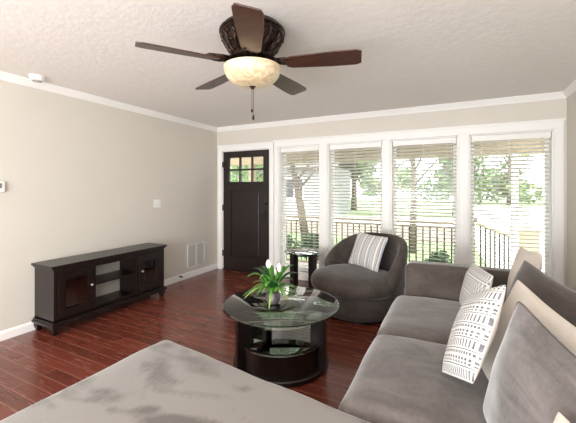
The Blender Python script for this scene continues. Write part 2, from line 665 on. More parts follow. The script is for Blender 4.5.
# crown moulding: stepped profile swept along each wall
CROWN = [(0, 0), (0, -0.068), (0.009, -0.068), (0.012, -0.057), (0.023, -0.043), (0.038, -0.023), (0.046, -0.012), (0.05, -0.009), (0.05, 0)]


def moulding(name, p0, p1, inward, prof, zt):
    mb_ = MB()
    p0, p1, iw = Vector(p0), Vector(p1), Vector(inward)
    A = [mb_.bm.verts.new((p0.x + iw.x * q, p0.y + iw.y * q, zt + z)) for q, z in prof]
    B = [mb_.bm.verts.new((p1.x + iw.x * q, p1.y + iw.y * q, zt + z)) for q, z in prof]
    n_ = len(prof)
    for i in range(n_):
        mb_.bm.faces.new((A[i], A[(i + 1) % n_], B[(i + 1) % n_], B[i]))
    mb_.bm.faces.new(A)
    mb_.bm.faces.new(B[::-1])
    return tag(mb_.build(name, 'trim'), kind='structure')


moulding('trim_1', (XL, YF), (XL, YB), (1, 0), CROWN, ZC)
moulding('trim_2', (XL, YB), (XR, YB), (0, -1), CROWN, ZC)
moulding('trim_3', (XR, YF), (XR, YB), (-1, 0), CROWN, ZC)
BASE = [(0, 0), (0.016, 0), (0.016, 0.068), (0.011, 0.078), (0.006, 0.086), (0, 0.088)]
moulding('baseboard_left', (XL, YF), (XL, YB), (1, 0), BASE, 0)
moulding('baseboard_right', (XR, YF), (XR, YB), (-1, 0), BASE, 0)
moulding('baseboard_back', (DOOR[1] + 0.08, YB), (XR, YB), (0, -1), BASE, 0)

# white casing round the bank of four windows
mb = MB()
cx0, cx1 = WIN[0][0] - 0.085, WIN[-1][1] + 0.085
edges = [cx0] + [v for ab in WIN for v in ab] + [cx1]
for i in range(0, len(edges), 2):
    a, b = edges[i], edges[i + 1]
    mb.box(a, b, YB - 0.022, YB, WZ0 - 0.06, WZ1 + 0.012)
    mb.box(a + 0.012, b - 0.012, YB - 0.028, YB - 0.02, WZ0 - 0.06, WZ1 + 0.012)
mb.box(cx0, cx1, YB - 0.024, YB, WZ1, WZ1 + 0.10)
mb.box(cx0 - 0.012, cx1 + 0.012, YB - 0.036, YB, WZ1 + 0.085, WZ1 + 0.112)
mb.box(cx0 - 0.01, cx1 + 0.01, YB - 0.035, YB, WZ0 - 0.06, WZ0 - 0.025)
tag(mb.build('trim_4', 'trim', bevel=0.003, weld=False), kind='structure')

# windows and blinds
ORD = ['by the front door', 'behind the end table and swivel chair', 'behind the swivel chair and sofa arm', 'at the room corner behind the sofa']
blind_labels = ['white slatted blind in the window next to the dark front door',
                'white slatted blind in the second window from the front door, above the swivel chair seat',
                'white slatted blind in the third window from the front door, above the sofa arm',
                'white slatted blind in the window at the room corner, furthest along from the front door']
for i, (a, b) in enumerate(WIN):
    w = empty('window_%d' % (i + 1), ((a + b) / 2, YB, WZ0), kind='structure')
    hw, H = (b - a) / 2, WZ1 - WZ0
    mb = MB()
    # jamb lining and sash
    for s in (-1, 1):
        mb.box(s * hw - (0.015 if s > 0 else 0), s * hw + (0.015 if s < 0 else 0), 0, 0.16, 0, H)
        x0, x1 = sorted((s * (hw - 0.015), s * (hw - 0.055)))
        mb.box(x0, x1, 0.10, 0.135, 0, H)
    mb.box(-hw, hw, 0, 0.16, 0, 0.015)
    mb.box(-hw, hw, 0, 0.16, H - 0.015, H)
    mb.box(-hw, hw, 0.10, 0.135, 0.015, 0.06)
    mb.box(-hw, hw, 0.10, 0.135, H - 0.055, H - 0.015)
    mb.build('window_frame', 'trim', w, bevel=0.002, weld=False)
    MB().box(-hw + 0.05, hw - 0.05, 0.116, 0.120, 0.055, H - 0.05).build('pane', 'pane', w)

    bl = empty('window_blind', ((a + b) / 2, YB + 0.045, WZ1 - 0.016), 0, blind_labels[i], 'blind', 'white window blinds')
    bw = hw - 0.022
    MB().box(-bw, bw, -0.032, 0.03, -0.05, 0).build('headrail', 'trim', bl, bevel=0.003)
    MB().box(-bw, bw, -0.038, -0.0325, -0.068, -0.002).build('valance', 'trim', bl, bevel=0.002)
    mb = MB()
    z = -0.085
    tilt = R(18)
    while z > -(H - 0.07):
        c, s = math.cos(tilt) * 0.024, math.sin(tilt) * 0.024
        rnd = random.uniform(-0.0012, 0.0012)
        q = [mb.bm.verts.new(p) for p in ((-bw, -c, z + s + rnd), (bw, -c, z + s), (bw, c, z - s), (-bw, c, z - s + rnd))]
        m0 = [mb.bm.verts.new(p) for p in ((-bw, 0, z + 0.0025 + rnd), (bw, 0, z + 0.0025))]
        q2 = [mb.bm.verts.new(v.co - Vector((0, 0, 0.003))) for v in q]
        mb.bm.faces.new((q[0], q[1], m0[1], m0[0]))
        mb.bm.faces.new((m0[0], m0[1], q[2], q[3]))
        mb.bm.faces.new((q2[3], q2[2], q2[1], q2[0]))
        mb.bm.faces.new((q[0], q2[0], q2[1], q[1]))
        mb.bm.faces.new((q[2], q2[2], q2[3], q[3]))
        z -= 0.0455
    mb.build('slats', 'slat', bl, weld=False)
    MB().box(-bw, bw, -0.025, 0.025, -(H - 0.045), -(H - 0.065)).build('bottom_rail', 'trim', bl, bevel=0.003)
    mb = MB()
    for fx in (-0.72, 0, 0.72):
        for yy in (-0.026, 0.026):
            mb.tube([(fx * bw, yy, -0.04), (fx * bw, yy, -(H - 0.055))], 0.0014, 5)
    mb.build('ladder_cord', 'trim', bl)
    MB().tube([(bw - 0.03, -0.045, -0.03), (bw - 0.028, -0.048, -0.9)], 0.004, 6).build('tilt_wand', 'plastic', bl)
    mb = MB()
    mb.tube([(bw - 0.055, -0.042, -0.03), (bw - 0.05, -0.046, -0.62)], 0.0018, 5)
    mb.lathe([(0.002, 0), (0.007, -0.006), (0.009, -0.035), (0.004, -0.04)], 8, (bw - 0.05, -0.046, -0.62))
    mb.build('pull_cord', 'trim', bl)

# front door
dr = empty('door_1', ((DOOR[0] + DOOR[1]) / 2, YB, 0), kind='structure')
hw, H = (DOOR[1] - DOOR[0]) / 2, DOOR[2]
mb = MB()
for s in (-1, 1):
    x0, x1 = sorted((s * hw, s * (hw + 0.08)))
    mb.box(x0, x1, -0.022, 0, 0, H + 0.08)
    x0, x1 = sorted((s * hw, s * (hw - 0.012)))
    mb.box(x0, x1, 0, 0.16, 0, H)
mb.box(-hw - 0.08, hw + 0.08, -0.023, 0, H, H + 0.09)
mb.box(-hw - 0.092, hw + 0.092, -0.034, 0, H + 0.078, H + 0.1)
mb.box(-hw, hw, 0, 0.16, H - 0.012, H)
mb.build('door_frame', 'trim', dr, bevel=0.003, weld=False)
MB().box(-hw, hw, -0.0, 0.16, 0.001, 0.018).build('threshold', 'black_metal', dr, bevel=0.003)
# slab: stiles and rails with a tall raised panel and six small lights at the top
sw = hw - 0.014
LT0, LT1 = 1.70, 1.93
lx = [-0.30, -0.105, 0.105, 0.30]
mb = MB()
lites = []
for i in range(3):
    for j in range(2):
        zz = [LT0 + (LT1 - LT0) / 2 * j + 0.008 * (j > 0), LT0 + (LT1 - LT0) / 2 * (j + 1) - 0.008 * (j < 1)]
        lites.append((lx[i] + (0.009 if i else 0), lx[i + 1] - (0.009 if i < 2 else 0), zz[0], zz[1]))
# stretch the lights to the real opening
k = (sw - 0.115) / 0.30
lites = [(a * k, b * k, 1.50 + (c - LT0) * 1.78, 1.50 + (d - LT0) * 1.78) for a, b, c, d in lites]
PAN = (-0.30, 0.30, 0.24, 1.36)
holed(-sw, sw, 0.02, H - 0.015, lites + [PAN], lambda a, b, c, d: mb.box(a, b, 0.012, 0.056, c, d))
mb.build('door_slab', 'door_wood', dr, weld=False)
mb = MB().box(PAN[0], PAN[1], 0.026, 0.045, PAN[2], PAN[3])
mb.box(PAN[0] + 0.05, PAN[1] - 0.05, 0.016, 0.03, PAN[2] + 0.05, PAN[3] - 0.05)
mb.build('panel', 'door_wood', dr, bevel=0.006)
mb = MB()
for a, b, c, d in lites:
    mb.box(a, b, 0.03, 0.036, c, d)
mb.build('pane', 'pane', dr, weld=False)
mb = MB().box(-sw + 0.06, sw - 0.06, -0.002, 0.014, 1.435, 1.46)
mb.build('shelf_ledge', 'door_wood', dr, bevel=0.004)
mb = MB()
mb.box(sw - 0.09, sw - 0.045, 0.004, 0.013, 0.86, 1.06)
mb.tube([(sw - 0.068, 0.012, 0.97), (sw - 0.068, -0.035, 0.97), (sw - 0.16, -0.04, 0.965)], [0.011, 0.01, 0.008], 8)
mb.build('handle', 'black_metal', dr, smooth='auto')
MB().lathe([(0.0001, 0.03), (0.018, 0.028), (0.026, 0.012), (0.028, 0)], 16).xform(
    Matrix.Translation((sw - 0.068, 0.012, 1.14)) @ Matrix.Rotation(R(90), 4, 'X')).build('deadbolt', 'black_metal', dr, smooth=True)
for z in (0.28, 1.06, 1.80):
    MB().tube([(-sw - 0.003, -0.004, z - 0.05), (-sw - 0.003, -0.004, z + 0.05)], 0.011, 8).build('hinge', 'black_metal', dr)

# small things on the left wall and ceiling
def wall_empty(name, y, z, label, cat, rz=R(90)):
    # local -y faces the room (+x)
    return empty(name, (XL, y, z), rz, label, cat)


t = wall_empty('light_switch', 3.284, 1.18, 'white double switch plate on the bare wall above the media console end', 'light switch')
MB().box(-0.058, 0.058, -0.008, 0, -0.057, 0.057).build('switch_plate', 'plastic', t, bevel=0.003)
for x in (-0.023, 0.023):
    mb = MB().box(x - 0.006, x + 0.006, -0.018, -0.006, -0.012, 0.012)
    mb.build('toggle', 'plastic', t, bevel=0.002)

t = wall_empty('thermostat', 1.475, 1.40, 'small white thermostat on the wall at the picture edge', 'thermostat')
MB().box(-0.06, 0.06, -0.03, 0, -0.05, 0.05).build('housing', 'plastic', t, bevel=0.006)
_t = NT('grey_display')
MAT['lcd'] = _t.pbr(lin((120, 124, 118)), 0.2)
MB().box(-0.035, 0.035, -0.032, -0.029, -0.012, 0.032).build('display', 'lcd', t)

t = wall_empty('air_return_grille', 4.065, 0.335, 'white louvred air vent low on the wall beside the front door', 'vent')
mb = MB()
W2, H2 = 0.2, 0.185
for a, b, c, d in ((-W2, W2, H2 - 0.022, H2), (-W2, W2, -H2, -H2 + 0.022), (-W2, -W2 + 0.022, -H2, H2), (W2 - 0.022, W2, -H2, H2), (-0.012, 0.012, -H2, H2)):
    mb.box(a, b, -0.012, 0, c, d)
mb.build('grille_frame', 'plastic', t, bevel=0.002, weld=False)
mb = MB()
for s in (-1, 1):
    x0, x1 = sorted((s * 0.012, s * (W2 - 0.022)))
    z = -H2 + 0.032
    while z < H2 - 0.024:
        mb.bar((x0, -0.006, z), (x1, -0.006, z), 0.014, 0.002, (0, 0.6, 1))
        z += 0.0125
mb.build('louvres', 'plastic', t, weld=False)
_t = NT('duct_shadow_grey')
MAT['duct'] = _t.pbr(lin((196, 193, 188)), 0.7)
MB().box(-W2 + 0.02, W2 - 0.02, -0.002, -0.0005, -H2 + 0.02, H2 - 0.02).build('backing', 'duct', t)

t = wall_empty('door_stop', 3.68, 0.075, 'small dark door stop on the baseboard between console and air vent', 'door stop')
MB().tube([(0, -0.016, 0), (0, -0.055, 0)], 0.008, 8).build('spring', 'black_metal', t)
MB().tube([(0, -0.055, 0), (0, -0.075, 0)], 0.014, 10).build('rubber_tip', 'black_metal', t)

t = empty('smoke_detector', (-3.50, 1.72, ZC), 0, 'round white smoke detector on the ceiling near the wall', 'smoke detector')
MB().lathe([(0.0001, -0.045), (0.045, -0.044), (0.058, -0.036), (0.062, -0.014), (0.068, -0.012), (0.068, 0)], 28).build('cover', 'plastic', t, smooth='auto')
MB().ring(0.03, 0.036, -0.047, -0.043, 24).build('vent_ring', 'lcd', t)

# ------------------------------------------------------------------ ceiling fan
FX, FY = -1.18, 1.835
fan = empty('ceiling_fan', (FX, FY, ZC), 0, 'ornate bronze ceiling fan with five walnut blades and a cream glass bowl light', 'ceiling fan')
mb = MB().lathe([(0.0001, 0), (0.185, 0), (0.192, -0.012), (0.205, -0.022), (0.214, -0.030), (0.216, -0.042), (0.206, -0.048), (0.208, -0.058), (0.198, -0.066),
                 (0.19, -0.085), (0.17, -0.12), (0.145, -0.15), (0.125, -0.175), (0.118, -0.19), (0.128, -0.196), (0.128, -0.208),
                 (0.118, -0.214), (0.10, -0.222), (0.0001, -0.222)], 48)
mb.build('motor_housing', 'bronze', fan, smooth='auto')
# cast acanthus scrolls round the housing
mb = MB()
for k in range(15):
    a = 2 * PI * k / 15
    ca, sa = math.cos(a), math.sin(a)
    pts = []
    for q in range(9):
        f = q / 8
        r = 0.203 - 0.078 * f + 0.008 * math.sin(f * PI)
        z = -0.062 - 0.122 * f
        da = 0.06 * math.sin(f * 2 * PI)
        pts.append((r * math.cos(a + da), r * math.sin(a + da), z))
    mb.tube(pts, [0.006, 0.013, 0.011, 0.009, 0.012, 0.013, 0.01, 0.008, 0.005], 7)
    for f, rr in ((0.12, 0.014), (0.5, 0.012), (0.85, 0.010)):
        r = 0.204 - 0.076 * f
        z = -0.062 - 0.122 * f
        mb.ball((r * math.cos(a + 0.2), r * math.sin(a + 0.2), z), rr, 6)
for k in range(40):
    a = 2 * PI * k / 40
    mb.ball((0.129 * math.cos(a), 0.129 * math.sin(a), -0.202), 0.007, 5)
mb.build('scroll_ornament', 'bronze', fan, smooth=True)
for k in range(5):
    a = R((15.1, 88.0, 158.3, 233.5, 300.9)[k])
    iron = MB()
    iron.tube([(0.115, 0, -0.205), (0.15, 0, -0.222), (0.20, 0, -0.235), (0.245, 0, -0.236)], [0.016, 0.014, 0.016, 0.014], 8)
    for s in (-1, 1):
        iron.tube([(0.15, 0, -0.224), (0.18, s * 0.03, -0.234), (0.215, s * 0.04, -0.237), (0.25, s * 0.036, -0.238), (0.262, s * 0.015, -0.238), (0.24, s * 0.012, -0.238)],
                  [0.008, 0.011, 0.01, 0.01, 0.008, 0.006], 7)
        iron.tube([(0.20, 0, -0.234), (0.25, s * 0.03, -0.236), (0.29, s * 0.028, -0.236), (0.305, s * 0.008, -0.236)], [0.008, 0.01, 0.008, 0.006], 7)
    iron.xform(Matrix.Rotation(a, 4, 'Z')).build('blade_bracket', 'bronze', fan, smooth=True)
    # blade outline, pitched about its length
    n, L0, L1 = 14, 0.225, 0.70
    top = []
    for q in range(n + 1):
        f = q / n
        x = L0 + (L1 - L0) * f
        wd = 0.058 + 0.018 * min(1, f * 1.6)
        if f < 0.08:
            wd *= 0.72 + 0.28 * math.sin(f / 0.08 * PI / 2)
        if f > 0.93:
            wd *= 0.80 + 0.20 * math.cos((f - 0.93) / 0.07 * PI / 2)
        top.append((x, wd))
    outline = [(x, w_) for x, w_ in top] + [(x, -w_) for x, w_ in reversed(top)]
    bm_ = MB().prism(outline, -0.004, 0.004)
    bm_.xform(Matrix.Rotation(a, 4, 'Z') @ Matrix.Translation((0, 0, -0.246)) @ Matrix.Rotation(R(-12), 4, 'X'))
    bm_.build('blade', 'blade', fan, bevel=0.002)
mb = MB().lathe([(0.10, -0.218), (0.108, -0.228), (0.15, -0.238), (0.172, -0.246), (0.176, -0.256), (0.0001, -0.256)], 40)
mb.build('light_fitter', 'bronze', fan, smooth='auto', loc=(0, 0, -0.01))
prof = []
for q in range(15):
    f = q / 14
    a = f * PI / 2
    prof.append((max(0.0001, 0.186 * math.cos(a) ** 0.8 if q < 14 else 0.0001), -0.262 - 0.118 * math.sin(a)))
prof = [(0.176, -0.254), (0.188, -0.257)] + prof
prof = [(r, z - 0.008) for r, z in prof]
bowl = MB().lathe(prof, 48)
bowl.build('glass_bowl', 'bowl', fan, smooth=True)
MB().lathe([(0.028, -0.374), (0.03, -0.382), (0.022, -0.388), (0.012, -0.394), (0.012, -0.4), (0.0001, -0.408)], 20).build('finial', 'bronze', fan, smooth=True)
mb = MB()
mb.tube([(0.006, 0, -0.40), (0.006, 0, -0.575)], 0.0016, 5)
for q in range(26):
    mb.ball((0.006, 0, -0.402 - q * 0.0068), 0.0024, 4)
mb.lathe([(0.0001, 0), (0.005, -0.004), (0.008, -0.02), (0.006, -0.034), (0.0001, -0.038)], 10, (0.006, 0, -0.572))
mb.build('pull_chain', 'bronze', fan, smooth=True)
mb = MB()
mb.tube([(-0.007, 0.004, -0.40), (-0.007, 0.004, -0.53)], 0.0016, 5)
mb.lathe([(0.0001, 0), (0.005, -0.004), (0.007, -0.018), (0.0001, -0.03)], 10, (-0.007, 0.004, -0.53))
mb.build('pull_chain', 'bronze', fan, smooth=True)
# ------------------------------------------------------------------ media console
tv = empty('media_console', (-3.66, 1.775, 0), 0, 'long dark espresso media console with two glass doors against the bare wall', 'media console')
D, L, ZT = 0.325, 1.315, 0.66          # depth (+x), length (+y), height


def part(mb_, name, mat='espresso', parent=tv, **kw):
    return mb_.build(name, mat, parent, **kw)


mb = MB().box(-0.005, D + 0.025, -0.03, L + 0.03, ZT - 0.022, ZT)
mb.box(0, D + 0.012, -0.016, L + 0.016, ZT - 0.04, ZT - 0.02)
part(mb, 'top', bevel=0.005)
part(MB().box(0, D, 0, 0.03, 0.11, ZT - 0.038), 'side_panel', bevel=0.002)
part(MB().box(0, D, L - 0.03, L, 0.11, ZT - 0.038), 'side_panel', bevel=0.002)
part(MB().box(0.02, D - 0.004, 0.385, 0.41, 0.13, ZT - 0.04), 'divider', bevel=0.002)
part(MB().box(0.02, D - 0.004, L - 0.41, L - 0.385, 0.13, ZT - 0.04), 'divider', bevel=0.002)
part(MB().box(0.0, D, 0.0, L, 0.11, 0.14), 'bottom_panel')
part(MB().box(0.02, D - 0.01, 0.41, L - 0.41, 0.375, 0.393), 'shelf', bevel=0.002)
part(MB().box(0.002, 0.012, 0.03, 0.395, 0.14, ZT - 0.04), 'back_panel')
part(MB().box(0.002, 0.012, L - 0.395, L - 0.03, 0.14, ZT - 0.04), 'back_panel')
mb = MB().box(-0.0, D + 0.028, -0.028, L + 0.028, 0.088, 0.112)
mb.box(0, D + 0.016, -0.016, L + 0.016, 0.11, 0.128)
mb.box(0, D + 0.012, -0.012, L + 0.012, 0.070, 0.09)
part(mb, 'base_moulding', bevel=0.004, weld=False)
mb = MB().box(D - 0.02, D, 0.03, L - 0.03, ZT - 0.085, ZT - 0.04)
mb.box(D - 0.02, D, 0.03, L - 0.03, 0.125, 0.165)
part(mb, 'face_frame')
for x in (0.035, D - 0.02):
    for y in (0.02, L - 0.02):
        m = MB().lathe([(0.0001, 0.0), (0.026, 0.0), (0.031, 0.02), (0.045, 0.05), (0.045, 0.074), (0.0001, 0.074)], 4, a0=PI / 4, a1=PI / 4 + 2 * PI)
        m.build('foot', 'espresso', tv, loc=(x, y, 0), bevel=0.004)
for y0, y1, ky in ((0.035, 0.382, 0.35), (L - 0.382, L - 0.035, L - 0.35)):
    z0, z1 = 0.168, ZT - 0.088
    mb = MB()
    holed(y0, y1, z0, z1, [(y0 + 0.06, y1 - 0.06, z0 + 0.06, z1 - 0.06)], lambda a, b, c, d: mb.box(D - 0.006, D + 0.014, a, b, c, d))
    dd = part(mb, 'cabinet_door', bevel=0.0025)
    MB().box(D + 0.0, D + 0.004, y0 + 0.07, y1 - 0.07, z0 + 0.07, z1 - 0.07).build('pane', 'cab_glass', dd)
    MB().lathe([(0.0001, 0.026), (0.011, 0.024), (0.014, 0.016), (0.008, 0.008), (0.006, 0)], 16).xform(
        Matrix.Translation((D + 0.014, ky, 0.40)) @ Matrix.Rotation(R(90), 4, 'Y')).build('knob', 'nickel', dd, smooth=True)

# ------------------------------------------------------------------ coffee table
CTX, CTY = -1.24, 2.35
ct = empty('coffee_table', (CTX, CTY, 0), 0, 'round glass-topped coffee table with dark espresso legs and lower glass shelf', 'coffee table')
ZG = 0.455
g = MB().lathe([(0.0001, ZG), (0.452, ZG), (0.46, ZG + 0.004), (0.46, ZG + 0.010), (0.455, ZG + 0.014), (0.0001, ZG + 0.014)], 72)
gl = g.build('glass_top', 'table_glass', ct, smooth='auto')
MB().ring(0.4565, 0.4625, ZG + 0.001, ZG + 0.013, 72).build('polished_edge', 'table_edge', gl)
MB().ring(0.262, 0.30, ZG - 0.035, ZG - 0.002, 64).build('apron_ring', 'espresso', ct, bevel=0.003)
legs = [R(-2), R(-122), R(140)]
for a in legs:
    m = MB().box(0.27, 0.385, -0.027, 0.027, 0.0, ZG - 0.002)
    m.xform(Matrix.Rotation(a, 4, 'Z'))
    m.build('leg', 'espresso', ct, bevel=0.006)
MB().ring(0.30, 0.335, 0.03, 0.20, 64).build('lower_drum', 'espresso', ct, bevel=0.004)
MB().lathe([(0.0001, 0.0), (0.372, 0.0), (0.38, 0.008), (0.38, 0.034), (0.372, 0.042), (0.0001, 0.042)], 64).build('base_disc', 'espresso', ct, smooth='auto')
sh = MB().lathe([(0.0001, 0.2), (0.34, 0.2), (0.345, 0.204), (0.345, 0.21), (0.0001, 0.21)], 64).build('glass_shelf', 'table_glass', ct, smooth='auto')
MB().ring(0.343, 0.348, 0.2005, 0.2095, 64).build('polished_edge', 'table_edge', sh)

# end table by the window
et = empty('end_table', (-1.79, 4.03, 0), 0, 'small round glass-topped end table with dark legs between front door and swivel chair', 'end table')
ZE = 0.545
g = MB().lathe([(0.0001, ZE), (0.245, ZE), (0.25, ZE + 0.004), (0.25, ZE + 0.009), (0.0001, ZE + 0.012)], 56)
gl = g.build('glass_top', 'table_glass', et, smooth='auto')
MB().ring(0.2475, 0.2515, ZE + 0.001, ZE + 0.009, 56).build('polished_edge', 'table_edge', gl)
MB().ring(0.13, 0.165, ZE - 0.04, ZE - 0.001, 48).build('apron_ring', 'espresso', et, bevel=0.003)
for k in range(4):
    m = MB().box(0.13, 0.215, -0.035, 0.035, 0, ZE - 0.001)
    m.xform(Matrix.Rotation(R(-21 + 90 * k), 4, 'Z'))
    m.build('leg', 'espresso', et, bevel=0.005)
MB().lathe([(0.0001, 0.0), (0.20, 0.0), (0.205, 0.006), (0.205, 0.03), (0.0001, 0.034)], 48).build('base_disc', 'espresso', et, smooth='auto')

# ------------------------------------------------------------------ lily in a pot on the coffee table
PXY = (-1.285, 2.30)
pt = empty('potted_lily', (*PXY, ZG + 0.0142), 0, 'green leafy potted lily with white blooms on the coffee table', 'potted plant')
prof = [(0.0001, 0.0), (0.038, 0.0), (0.05, 0.012), (0.06, 0.04), (0.058, 0.068), (0.048, 0.088), (0.046, 0.096), (0.041, 0.096), (0.043, 0.086), (0.0001, 0.08)]
MB().lathe(prof, 28).build('pot', 'pot', pt, smooth=True)


def leaf(base, az, length, width, rise, droop, mat, name='leaf', n=9, fold=0.25):
    mb_ = MB()
    rows = []
    for q in range(n + 1):
        f = q / n
        rr = length * f * (0.55 + 0.35 * f)
        z = rise * (1 - (1 - f) ** 1.7) - droop * f ** 2.4
        wd = width * (math.sin(PI * min(1, f * 0.93 + 0.07)) ** 0.8) + 0.0015
        rad = Vector((math.cos(az), math.sin(az), 0))
        tan = Vector((-math.sin(az), math.cos(az), 0))
        c = Vector(base) + rad * rr + Vector((0, 0, z))
        rows.append([c - tan * wd + Vector((0, 0, fold * wd)), c, c + tan * wd + Vector((0, 0, fold * wd))])
    mb_.grid(rows)
    o_ = mb_.build(name, mat, pt, smooth=True)
    sm = o_.modifiers.new('thick', 'SOLIDIFY')
    sm.thickness = 0.0012
    return o_


rnd = random.Random(11)
for k in range(20):                      # broad upright leaves
    az = k * 2.4 + rnd.uniform(-0.3, 0.3)
    leaf((0.012 * math.cos(az), 0.012 * math.sin(az), 0.08), az, rnd.uniform(0.14, 0.23), rnd.uniform(0.019, 0.031),
         rnd.uniform(0.12, 0.25), rnd.uniform(0.02, 0.09), 'leaf_dark' if k % 3 == 0 else 'leaf')
for k in range(22):                      # thin arching variegated leaves
    az = k * 2.4 + 1.0 + rnd.uniform(-0.3, 0.3)
    leaf((0.02 * math.cos(az), 0.02 * math.sin(az), 0.082), az, rnd.uniform(0.16, 0.26), rnd.uniform(0.008, 0.013),
         rnd.uniform(0.07, 0.14), rnd.uniform(0.09, 0.17), 'leaf_var' if k % 2 else 'leaf')
for az, ht, lean in ((2.9, 0.27, 0.05), (0.1, 0.25, 0.055), (1.2, 0.21, 0.03)):
    c, s = math.cos(az), math.sin(az)
    b = Vector((lean * c, lean * s, ht))
    st = MB().tube([(0.004 * c, 0.004 * s, 0.08), (lean * 0.5 * c, lean * 0.5 * s, ht * 0.6), b], 0.0028, 6).build('flower_stem', 'leaf', pt)
    fl = MB()
    rows = []
    for q in range(9):
        f = q / 8
        wd = 0.02 * math.sin(PI * (0.08 + 0.9 * f)) ** 0.8
        row = []
        for i in range(-3, 4):
            u = i / 3
            row.append((wd * u, -0.012 * (1 - u * u) * math.sin(PI * f) + 0.012 * f, 0.075 * f))
        rows.append(row)
    fl.grid(rows)
    fl.xform(Matrix.Translation(b) @ Matrix.Rotation(az + 0.5, 4, 'Z'))
    fo = fl.build('bloom', 'petal', st, smooth=True)
    fo.modifiers.new('thick', 'SOLIDIFY').thickness = 0.0012
    MB().tube([b, b + Vector((0, 0.004, 0.04))], [0.004, 0.003], 6).build('spadix', 'leaf_var', st, smooth=True)

# ------------------------------------------------------------------ swivel barrel chair
CX, CY = -0.965, 3.70
FACE = R(-117)
ch = empty('swivel_chair', (CX, CY, 0), FACE + PI / 2, 'charcoal round swivel barrel chair in front of the windows', 'armchair')
# local: faces -y, back at +y
MB().lathe([(0.0001, 0.0), (0.36, 0.0), (0.36, 0.03), (0.0001, 0.03)], 48).build('swivel_base', 'black_metal', ch, smooth='auto')
MB().lathe([(0.0001, 0.03), (0.40, 0.03), (0.418, 0.04), (0.432, 0.10), (0.445, 0.18), (0.45, 0.245), (0.435, 0.262), (0.40, 0.268), (0.0001, 0.268)], 64).build(
    'upholstered_base', 'velvet_chair', ch, smooth=True)
# seat cushion: thick round pad pushed forward
pr_ = [(0.0001, 0.268), (0.40, 0.268), (0.455, 0.278), (0.488, 0.31), (0.497, 0.35), (0.49, 0.39), (0.465, 0.425), (0.41, 0.447), (0.30, 0.458), (0.15, 0.466), (0.0001, 0.468)]
m = MB().lathe(pr_, 64)
for v in m.bm.verts:
    v.co.y = v.co.y * 1.0 - 0.05
    if v.co.y > 0.28:
        v.co.y = 0.28 + (v.co.y - 0.28) * 0.3
    k = noise.noise(v.co * 6)
    v.co.z += 0.006 * k
m.build('seat_cushion', 'velvet_chair', ch, smooth=True)
# wrap-round back
m = MB()
rows = []
na = 48
for q in range(na + 1):
    ph = R(-99) + R(198) * q / na          # 0 = straight back
    e = abs(ph) / R(99)
    top = 0.50 + 0.335 * (1 - max(0, (e - 0.16) / 0.84) ** 2.3)
    endf = min(1, (1 - e) / 0.06)
    th_ = 0.075 * (0.55 + 0.45 * math.sin(endf * PI / 2))
    ri = 0.418
    ro = ri + th_ + 0.018
    sec = [(ri + 0.03, 0.27), (ri + 0.012, 0.36), (ri, top - 0.10), (ri + 0.004, top - 0.035), (ri + 0.02, top - 0.010), ((ri + ro) / 2, top),
           (ro - 0.014, top - 0.012), (ro + 0.002, top - 0.04), (ro + 0.006, top - 0.10), (ro - 0.01, 0.32), (ro - 0.04, 0.20), (ro - 0.058, 0.06), (ro - 0.085, 0.06)]
    flare = 0.035 * max(0, math.cos(ph))
    row = []
    for r, z in sec:
        rr = r + flare * max(0, (z - 0.3)) / 0.5
        row.append((rr * math.sin(ph), rr * math.cos(ph), z))
    rows.append(row)
vv = m.grid(rows)
m.bm.faces.new(vv[0])
m.bm.faces.new(vv[-1][::-1])
for row in (vv,):
    for A, B in zip(row, row[1:]):
        m.bm.faces.new((A[0], B[0], B[-1], A[-1]))
m.build('barrel_back', 'velvet_chair', ch, smooth='auto')


def place_pillow(name, mtx, w_, h_, t_, mat, label, group=None, seed=0, back=None, pinch=0.1, cat='cushion', piping=None, **kw):
    """top-level pillow; front half on its local +z"""
    if back:
        root = pillow_halves(w_, h_, t_, pinch, seed, half=1, **kw).build(name, mat, smooth=True)
        b_ = pillow_halves(w_, h_, t_ * 0.95, pinch, seed, half=-1, **kw).build('backing', back, root, smooth=True)
        b_['label'] = 'plain cream back'
    else:
        root = pillow_halves(w_, h_, t_, pinch, seed, **kw).build(name, mat, smooth=True)
    root.matrix_world = mtx
    tag(root, label, cat, group)
    if piping:
        mb_ = MB()
        pts = []
        n_ = 20
        for side in range(4):
            for q in range(n_):
                s_ = math.sin((-1 + 2 * q / n_) * PI / 2)
                u, v = ((s_, -1), (1, s_), (-s_, 1), (-1, -s_))[side]
                pts.append((w_ / 2 * u * (1 - pinch * (1 - v * v) * abs(u) ** 2) * (1 - 0.035 * v ** 8), h_ / 2 * v * (1 - pinch * (1 - u * u) * abs(v) ** 2) * (1 - 0.035 * u ** 8) - (kw.get('sag', 0) * (1 - u * u) * (v > 0) * v), 0))
        pts.append(pts[0])
        mb_.tube(pts, 0.005, 6).build('piping', piping, root, smooth=True)
    return root


# striped cushion on the chair: leans on the back, turned a little in its own plane
fd = Vector((math.cos(FACE), math.sin(FACE), 0))
rt = Vector((-fd.y, fd.x, 0))               # toward the viewer's right when facing the chair
rt = Vector((math.cos(FACE + PI / 2), math.sin(FACE + PI / 2), 0))
c0 = Vector((CX, CY, 0.655)) - fd * 0.19 - rt * 0.025
up = (Vector((0, 0, 1)) - fd * 0.42).normalized()
ex = (rt + up * -0.06).normalized()
place_pillow('striped_cushion', frame_matrix(c0, ex, up), 0.46, 0.42, 0.13, 'stripe',
             'grey and white striped cushion on the swivel chair', seed=3, pinch=0.07)

